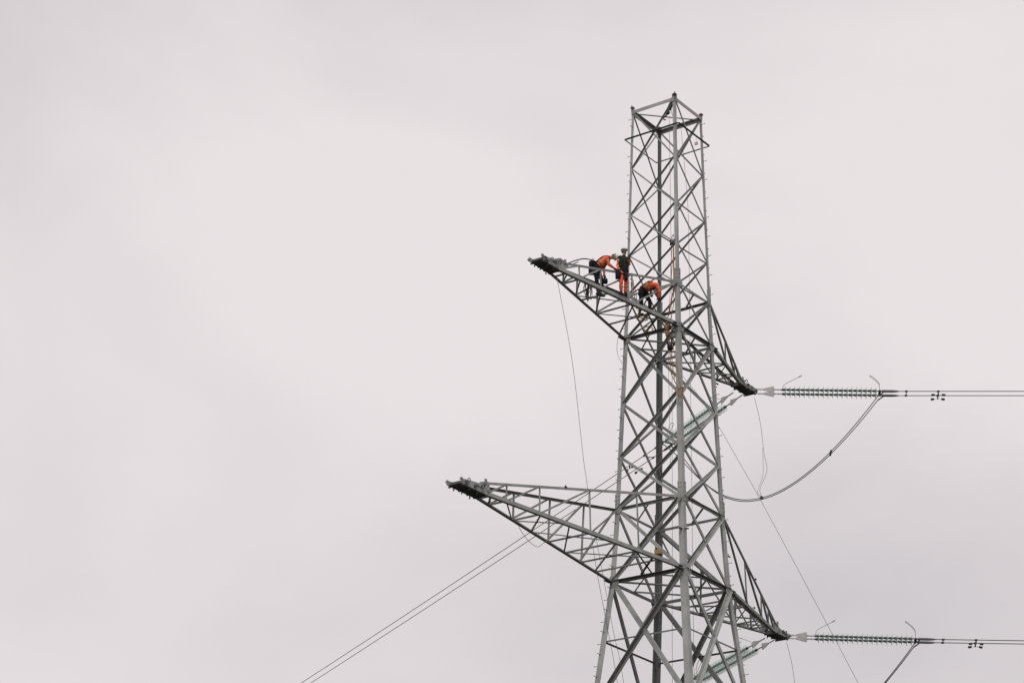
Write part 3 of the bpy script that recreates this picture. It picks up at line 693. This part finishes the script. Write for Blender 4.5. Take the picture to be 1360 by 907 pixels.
# ------------------------------------------------------------------ people
VIEW_RZ = math.atan2(-0.80838514, 0.5882916)     # the row the three workers stand along
def person(loc, J, face, mats, label, legcol, dressed, size=.0085):
    """J: joints in metres, x along the crossarm row, y away, z up, from the feet"""
    J = {k: V(v) for k, v in J.items()}; parts = []; mb = MB()
    def ball(p, r, m, sc=(1, 1, 1), rot=None): mb.ball(p, r, 0, sc, 12, rot); parts.append((V(p), V(p), r*max(sc), r*max(sc), m))
    def cap(p, q, r1, r2, m):
        p, q = V(p), V(q); mb.tube([p, p.lerp(q, .5), q], r1, 12, rs=[r1, (r1+r2)/2, r2]); mb.ball(p, r1*.999, seg=12); mb.ball(q, r2*.999, seg=12)
        parts.append((p, q, r1, r2, m))
    TOP, LEG, SK, GL, BT = 0, 1, 2, 3, 4; TR = 5 if dressed else 0
    hip, ch, nk, hd = J['hip'], J['chest'], J['neck'], J['head']
    sN, sF = J['shN'], J['shF']
    sdir = (sF-sN).normalized()
    cap(hip-sdir*.06, hip+sdir*.06, .135, .135, 5 if dressed else LEG)
    if dressed: cap(hip, hip-V((0, 0, .08)), .14, .13, 5)
    mid = hip.lerp(ch, .5)
    cap(hip.lerp(ch, .0 if not dressed else .12), mid, .142 if not dressed else .13, .135, TR)
    for k in (-1, 1): cap(mid+sdir*.035*k, ch+sdir*(.085 if dressed else .06)*k, .13, .14, TR)
    cap(ch, nk.lerp(ch, .2), .14, .085, TR)
    cap(sN.lerp(ch, .25), sN, .10, .082, TR); cap(sF.lerp(ch, .25), sF, .10, .082, TR)
    cap(nk.lerp(ch, .1), hd.lerp(nk, .3), .062, .058, SK)
    for s in ('N', 'F'):
        sh, el, wr, ha = J['sh'+s], J['el'+s], J['wr'+s], J['ha'+s]
        av = .82 if dressed else 1.0
        cap(sh, el, .072*av, .056*av, TOP); cap(el, wr, .056*av, .042*av, TOP)
        hdv = (ha-wr).normalized(); cap(wr, wr+hdv*.03, .040, .036, GL)
        # hand: palm, four curled fingers and a thumb from the side of the palm
        lat = hdv.cross(V((0, 1, 0))); lat = lat.normalized() if lat.length > .2 else V((1, 0, 0)); nrm = lat.cross(hdv).normalized()
        pc = wr+hdv*.055
        for k in (-1.5, -.5, .5, 1.5): cap(wr+hdv*.02+lat*.012*k, wr+hdv*.10+lat*.020*k, .018, .016, GL)
        for k, ln in zip((-1.5, -.5, .5, 1.5), (.070, .082, .078, .060)):
            f0 = wr+hdv*.10+lat*.021*k; f1 = f0+(hdv+nrm*.35).normalized()*ln*.5; f2 = f1+(hdv*.6+nrm).normalized()*ln*.5
            cap(f0, f1, .0125, .0115, GL); cap(f1, f2, .0115, .010, GL)
        t0 = wr+hdv*.04-lat*.03; t1 = t0+(hdv*.6-lat*.9+nrm*.2).normalized()*.05; t2 = t1+(hdv*.9-lat*.1+nrm*.5).normalized()*.035
        cap(t0, t1, .016, .013, GL); cap(t1, t2, .013, .011, GL)
        h, kn, an, to = J['h'+s], J['kn'+s], J['an'+s], J['to'+s]
        cap(h, kn, .105, .072, LEG); cap(kn, an+(kn-an)*.3, .075, .062, LEG); cap(an+(kn-an)*.3, an+(kn-an)*.12, .062, .055, LEG)
        cap(an+(kn-an)*.14, an, .056, .050, BT)
        sole = (to-an).normalized(); heel = an-V((sole.x, sole.y, 0))*.05-V((0, 0, .05))
        cap(heel, to, .045, .040, BT); cap(heel.lerp(to, .5), to+(to-heel).normalized()*.04, .045, .034, BT)
    # head
    fd = V(face).normalized(); upv = (hd-nk).normalized(); rt = fd.cross(upv).normalized(); fd = upv.cross(rt).normalized()
    rot = Matrix((rt, fd, upv)).transposed()
    mb.ball(hd, .1, 0, (.78, .95, 1.15), 14, rot); parts.append((hd, hd, .12, .12, SK))
    mb.ball(hd+fd*.03-upv*.065, .055, 0, (.9, 1, .8), 12, rot)
    mb.ball(hd+fd*.102-upv*.012, .016, 0, (.8, 1.2, 1.4), 10, rot)
    for k in (-1, 1): mb.ball(hd+rt*.080*k-upv*.008, .024, 0, (.45, .8, 1.2), 10, rot)
    me = bpy.data.meshes.new('person'); me.from_pydata(mb.v, [], mb.f)
    bmx = bmesh.new(); bmx.from_mesh(me); bmesh.ops.remove_doubles(bmx, verts=bmx.verts, dist=1e-5); bmesh.ops.recalc_face_normals(bmx, faces=bmx.faces); bmx.to_mesh(me); bmx.free()
    tmp = bpy.data.objects.new('tmp', me); col.objects.link(tmp)
    rm = tmp.modifiers.new('r', 'REMESH'); rm.mode = 'VOXEL'; rm.voxel_size = size; rm.use_smooth_shade = True
    sm = tmp.modifiers.new('s', 'SMOOTH'); sm.iterations = 2; sm.factor = .5
    dg = bpy.context.evaluated_depsgraph_get(); dg.update()
    me2 = bpy.data.meshes.new_from_object(tmp.evaluated_get(dg)); bpy.data.objects.remove(tmp)
    for mm in mats: me2.materials.append(mm)
    # fabric folds
    nrmv = [v.normal.copy() for v in me2.vertices]
    pts = [(p, q_, (q_-p), max((q_-p).length_squared, 1e-9), r1, r2, m_) for p, q_, r1, r2, m_ in parts]
    vm = []
    for v in me2.vertices:
        best = 1e9; bmi = 0
        for p, q_, dq, l2, r1, r2, m_ in pts:
            t = (v.co-p).dot(dq)/l2; t = 0 if t < 0 else (1 if t > 1 else t)
            dd = (v.co-p-dq*t).length-(r1+(r2-r1)*t)
            if dd < best: best = dd; bmi = m_
        vm.append(bmi)
    for v, n_, mi_ in zip(me2.vertices, nrmv, vm):
        if mi_ in (TOP, LEG, 5):
            v.co += n_*(noise.noise(v.co*11)*.012+noise.noise(v.co*26)*.006)
    for p in me2.polygons: p.material_index = vm[p.vertices[0]]; p.use_smooth = True
    body = bpy.data.objects.new('person', me2); col.objects.link(body)
    body.location = loc; body.rotation_euler = (0, 0, VIEW_RZ)
    tag(body, label, 'person', 'line workers on the upper crossarm')
    def child(name, b_, m_):
        me = bpy.data.meshes.new(name); me.from_pydata(b_.v, [], b_.f)
        for p, k, s_ in zip(me.polygons, b_.mi, b_.sm): p.material_index = k; p.use_smooth = s_
        bx = bmesh.new(); bx.from_mesh(me); bmesh.ops.recalc_face_normals(bx, faces=bx.faces); bx.to_mesh(me); bx.free()
        me.materials.append(m_); c = bpy.data.objects.new(name, me); col.objects.link(c); c.parent = body; return c
    # helmet: half shell, brim, band
    hc = hd+upv*.035; hb = MB(); seg = 16; vs = []; fs = []; rings = 6
    for i in range(rings+1):
        th = math.radians(96)*i/rings
        for k in range(seg):
            ph = 6.28318*k/seg
            vs.append(hc+rt*(math.sin(th)*math.cos(ph)*.112)+fd*(math.sin(th)*math.sin(ph)*.132)+upv*(math.cos(th)*.125))
    for i in range(rings):
        for k in range(seg): fs.append((i*seg+k, (i+1)*seg+k, (i+1)*seg+(k+1) % seg, i*seg+(k+1) % seg))
    hb.add(vs, fs, 0, True)
    for k in range(-3, 4):
        a = k*.22; c = hc+rt*math.sin(a)*.12+fd*math.cos(a)*.15-upv*.008; hb.box(c-fd*.012, .034, .04, .012, rt, fd, upv)
    hm = child('helmet', hb, HELMET)
    b2 = MB(); rg = [hc+rt*math.cos(6.28318*k/20)*.114+fd*math.sin(6.28318*k/20)*.135+upv*.012 for k in range(20)]
    b2.tube(rg, .009, 5, closed=True); child('helmet_strap', b2, STRAP)
    b2 = MB(); b2.tube(spline([hc+rt*.10, hd-upv*.10+rt*.05+fd*.05, hd-upv*.115+fd*.06, hd-upv*.10-rt*.05+fd*.05, hc-rt*.10], 4), .006, 5); child('chin_strap', b2, STRAP)
    for k in (-1, 1):
        b2 = MB(); b2.ball(hd+fd*.088+rt*.03*k+upv*.012, .011, seg=8); child('eye', b2, HAIR)
    b2 = MB(); b2.box(hd+fd*.086-upv*.055, .04, .012, .006, rt, fd, upv); child('mouth', b2, REDP)
    b2 = MB(); b2.ball(hd-fd*.03-upv*.01, .095, 0, (.86, .9, .9), 12, rot); child('hair', b2, HAIR)
    # harness: waist belt, thigh loops, shoulder straps; reflective bands
    def ringat(p, ax, r, rt_, m_, name, wd=.02):
        ax = V(ax).normalized(); u = ax.orthogonal().normalized(); w = ax.cross(u); b_ = MB()
        for off in (-wd, 0, wd):
            b_.tube([V(p)+ax*off+(u*math.cos(6.28318*k/18)+w*math.sin(6.28318*k/18))*r for k in range(18)], rt_, 5, closed=True)
        child(name, b_, m_)
    sp = (ch-hip).normalized()
    b_ = MB()
    def ell(c, ax, ra, rb, wd, m_, name):
        b_ = MB(); u = sdir; w = V(ax).normalized().cross(u).normalized()
        for off in (-wd, -wd*.33, wd*.33, wd): b_.tube([V(c)+V(ax).normalized()*off+u*math.cos(6.28318*k/22)*ra+w*math.sin(6.28318*k/22)*rb for k in range(22)], .012, 5, closed=True)
        child(name, b_, m_)
    ell(hip.lerp(ch, .10), sp, .20, .15, .03, STRAP, 'harness_belt')
    if not dressed:
        ell(mid, sp, .182, .148, .02, REFLECT, 'reflective_band')
    fr = sdir.cross(sp).normalized()
    for k in (-1, 1):
        b_ = MB()
        w0 = hip.lerp(ch, .12)+sdir*.08*k
        for sgn in (-1, 1):
            b_.tube(spline([w0+fr*.145*sgn, mid+sdir*.09*k+fr*.155*sgn, ch+sdir*.09*k+fr*.155*sgn, nk.lerp(ch, .35)+sdir*.105*k+fr*.07*sgn, nk.lerp(ch, .28)+sdir*.105*k], 5), .017, 6)
        child('harness_strap', b_, STRAP)
    for s in ('N', 'F'):
        h, kn, el, sh = J['h'+s], J['kn'+s], J['el'+s], J['sh'+s]
        ringat(h.lerp(kn, .30), kn-h, .108, .011, STRAP, 'thigh_loop', .015)
        ringat(sh.lerp(el, .55), el-sh, .066, .008, REFLECT, 'sleeve_band', .018)
        if legcol: ringat(kn.lerp(J['an'+s], .45), kn-J['an'+s], .070, .008, REFLECT, 'trouser_band', .018)
    return body

JL = {'hip': (-0.086, 0.0, 1.08), 'chest': (0.24, 0.0, 1.353), 'neck': (0.43, 0.0, 1.495), 'head': (0.566, 0.0, 1.50), 'shN': (0.305, -0.17, 1.351), 'elN': (0.384, -0.2, 1.103), 'wrN': (0.562, -0.1, 1.023), 'haN': (0.632, -0.05, 0.989),
 'shF': (0.241, 0.17, 1.409), 'elF': (0.213, 0.12, 1.059), 'wrF': (0.224, 0.05, 0.82), 'haF': (0.236, 0.0, 0.72), 'hN': (-0.09, -0.1, 1.03), 'knN': (-0.048, -0.12, 0.548), 'anN': (0.0, -0.1, 0.06), 'toN': (0.13, -0.14, -0.01),
 'hF': (-0.028, 0.1, 1.05), 'knF': (0.151, 0.1, 0.60), 'anF': (0.074, 0.12, 0.10), 'toF': (0.2, 0.1, 0.02)}
JM = {'hip': (0.066, 0.0, 0.838+.06), 'chest': (0.092, 0.0, 1.30), 'neck': (0.092, 0.0, 1.53), 'head': (0.10, -.02, 1.70), 'shN': (-0.046, -0.08, 1.42), 'elN': (-0.139, -0.05, 1.14), 'wrN': (-0.115, -0.15, 0.90), 'haN': (-0.091, -0.2, 0.80),
 'shF': (0.215, 0.1, 1.46), 'elF': (0.282, 0.0, 1.20), 'wrF': (0.263, -0.12, 1.36), 'haF': (0.27, -0.14, 1.45), 'hN': (-0.004, -0.06, 0.87), 'knN': (-0.016, -0.1, 0.45), 'anN': (-0.003, -0.02, 0.09), 'toN': (-0.064, -0.13, 0.02),
 'hF': (0.136, 0.07, 0.89), 'knF': (0.162, 0.0, 0.47), 'anF': (0.14, 0.06, 0.11), 'toF': (0.17, -0.05, 0.03)}
JR = {'hip': (0.084, 0.0, 0.983), 'chest': (0.39, 0.0, 1.19), 'neck': (0.57, 0.0, 1.135), 'head': (0.60, 0.0, 0.985), 'shN': (0.605, -0.17, 1.126), 'elN': (0.695, -0.17, 0.86), 'wrN': (0.672, -0.1, 0.698), 'haN': (0.699, -0.08, 0.604),
 'shF': (0.53, 0.17, 1.22), 'elF': (0.58, 0.18, 0.948), 'wrF': (0.653, 0.12, 0.768), 'haF': (0.69, 0.08, 0.647), 'hN': (0.037, -0.1, 0.906), 'knN': (0.046, -0.14, 0.471), 'anN': (-0.02, -0.1, 0.06), 'toN': (0.068, -0.18, -0.03),
 'hF': (0.18, 0.1, 0.96), 'knF': (0.36, 0.1, 0.60), 'anF': (0.361, 0.12, 0.17), 'toF': (0.47, 0.05, 0.09)}
person((-4.81, -.10, 9.40), JL, (.8, -.1, -.75), [ORANGE, NAVY, SKIN, GLOVE, BOOT], 'worker in orange jacket and dark trousers bending forward, white helmet, leftmost of the three', False, False)
person((-4.28, -.74, 9.455), JM, (.75, -.7, -.15), [ORANGE, ORANGE, SKIN, GLOVE, BOOT, GREENB], 'worker standing upright in orange overalls and dark harness vest, gripping the pylon leg', True, True)
person((-2.63, -.45, 9.36), JR, (.15, -.1, -1.0), [ORANGE, NAVY, SKIN, GLOVE, BOOT], 'worker in orange jacket doubled over near the crossarm root, arms reaching down', False, False)
# tool bags on their belts
Rz = Matrix.Rotation(VIEW_RZ, 3, 'Z')
def belt_bag(ploc, off, w, d, h, label):
    c = V(ploc)+Rz @ V(off); o = empty('tool_bag', c, label, 'bag', 'tool bags on the workers')
    x, y = Rz @ V((1, 0, 0)), Rz @ V((0, 1, 0))
    def P(prof, yy0, yy1, nm, m):
        MB().prism(prof, c+y*yy0, c+y*yy1, x, V((0, 0, 1))).build(nm, m, o)
    P([(-w*.42, -h/2), (w*.38, -h/2), (w*.5, -h*.3), (w*.47, h*.42), (w*.3, h/2), (-w*.35, h/2), (-w*.5, h*.35), (-w*.47, -h*.35)], -d/2, d/2, 'bag_body', NAVY)
    P([(-w*.3, -h*.3), (w*.25, -h*.3), (w*.28, h*.1), (-w*.3, h*.1)], -d/2-.03, -d/2-.001, 'bag_pocket', NAVY)
    MB().tube(spline([c+x*(-w*.3)+V((0, 0, h*.45)), c+V((0, 0, h*.5+.12)), c+x*w*.3+V((0, 0, h*.45))], 4), .012, 6).build('bag_handle', STRAP, o)
belt_bag((-4.81, -.10, 9.40), (-.19, -.14, 1.12), .28, .18, .22, 'dark bag on the bending worker\'s back at belt height')
belt_bag((-4.81, -.10, 9.40), (-.22, -.16, .84), .24, .16, .22, 'dark bag hanging lowest behind the bending worker\'s thigh')
belt_bag((-4.81, -.10, 9.40), (.26, -.05, .52), .17, .12, .16, 'dark bag hanging by the bending worker\'s knee')
belt_bag((-4.28, -.74, 9.455), (-.12, -.14, .70), .20, .14, .28, 'dark pouch hanging at the standing worker\'s left hip')
belt_bag((-4.28, -.74, 9.455), (.16, -.16, .60), .12, .10, .20, 'small pouch on the standing worker\'s right thigh')
belt_bag((-2.63, -.45, 9.36), (.42, -.05, .80), .10, .10, .16, 'small pouch hanging under the doubled over worker')
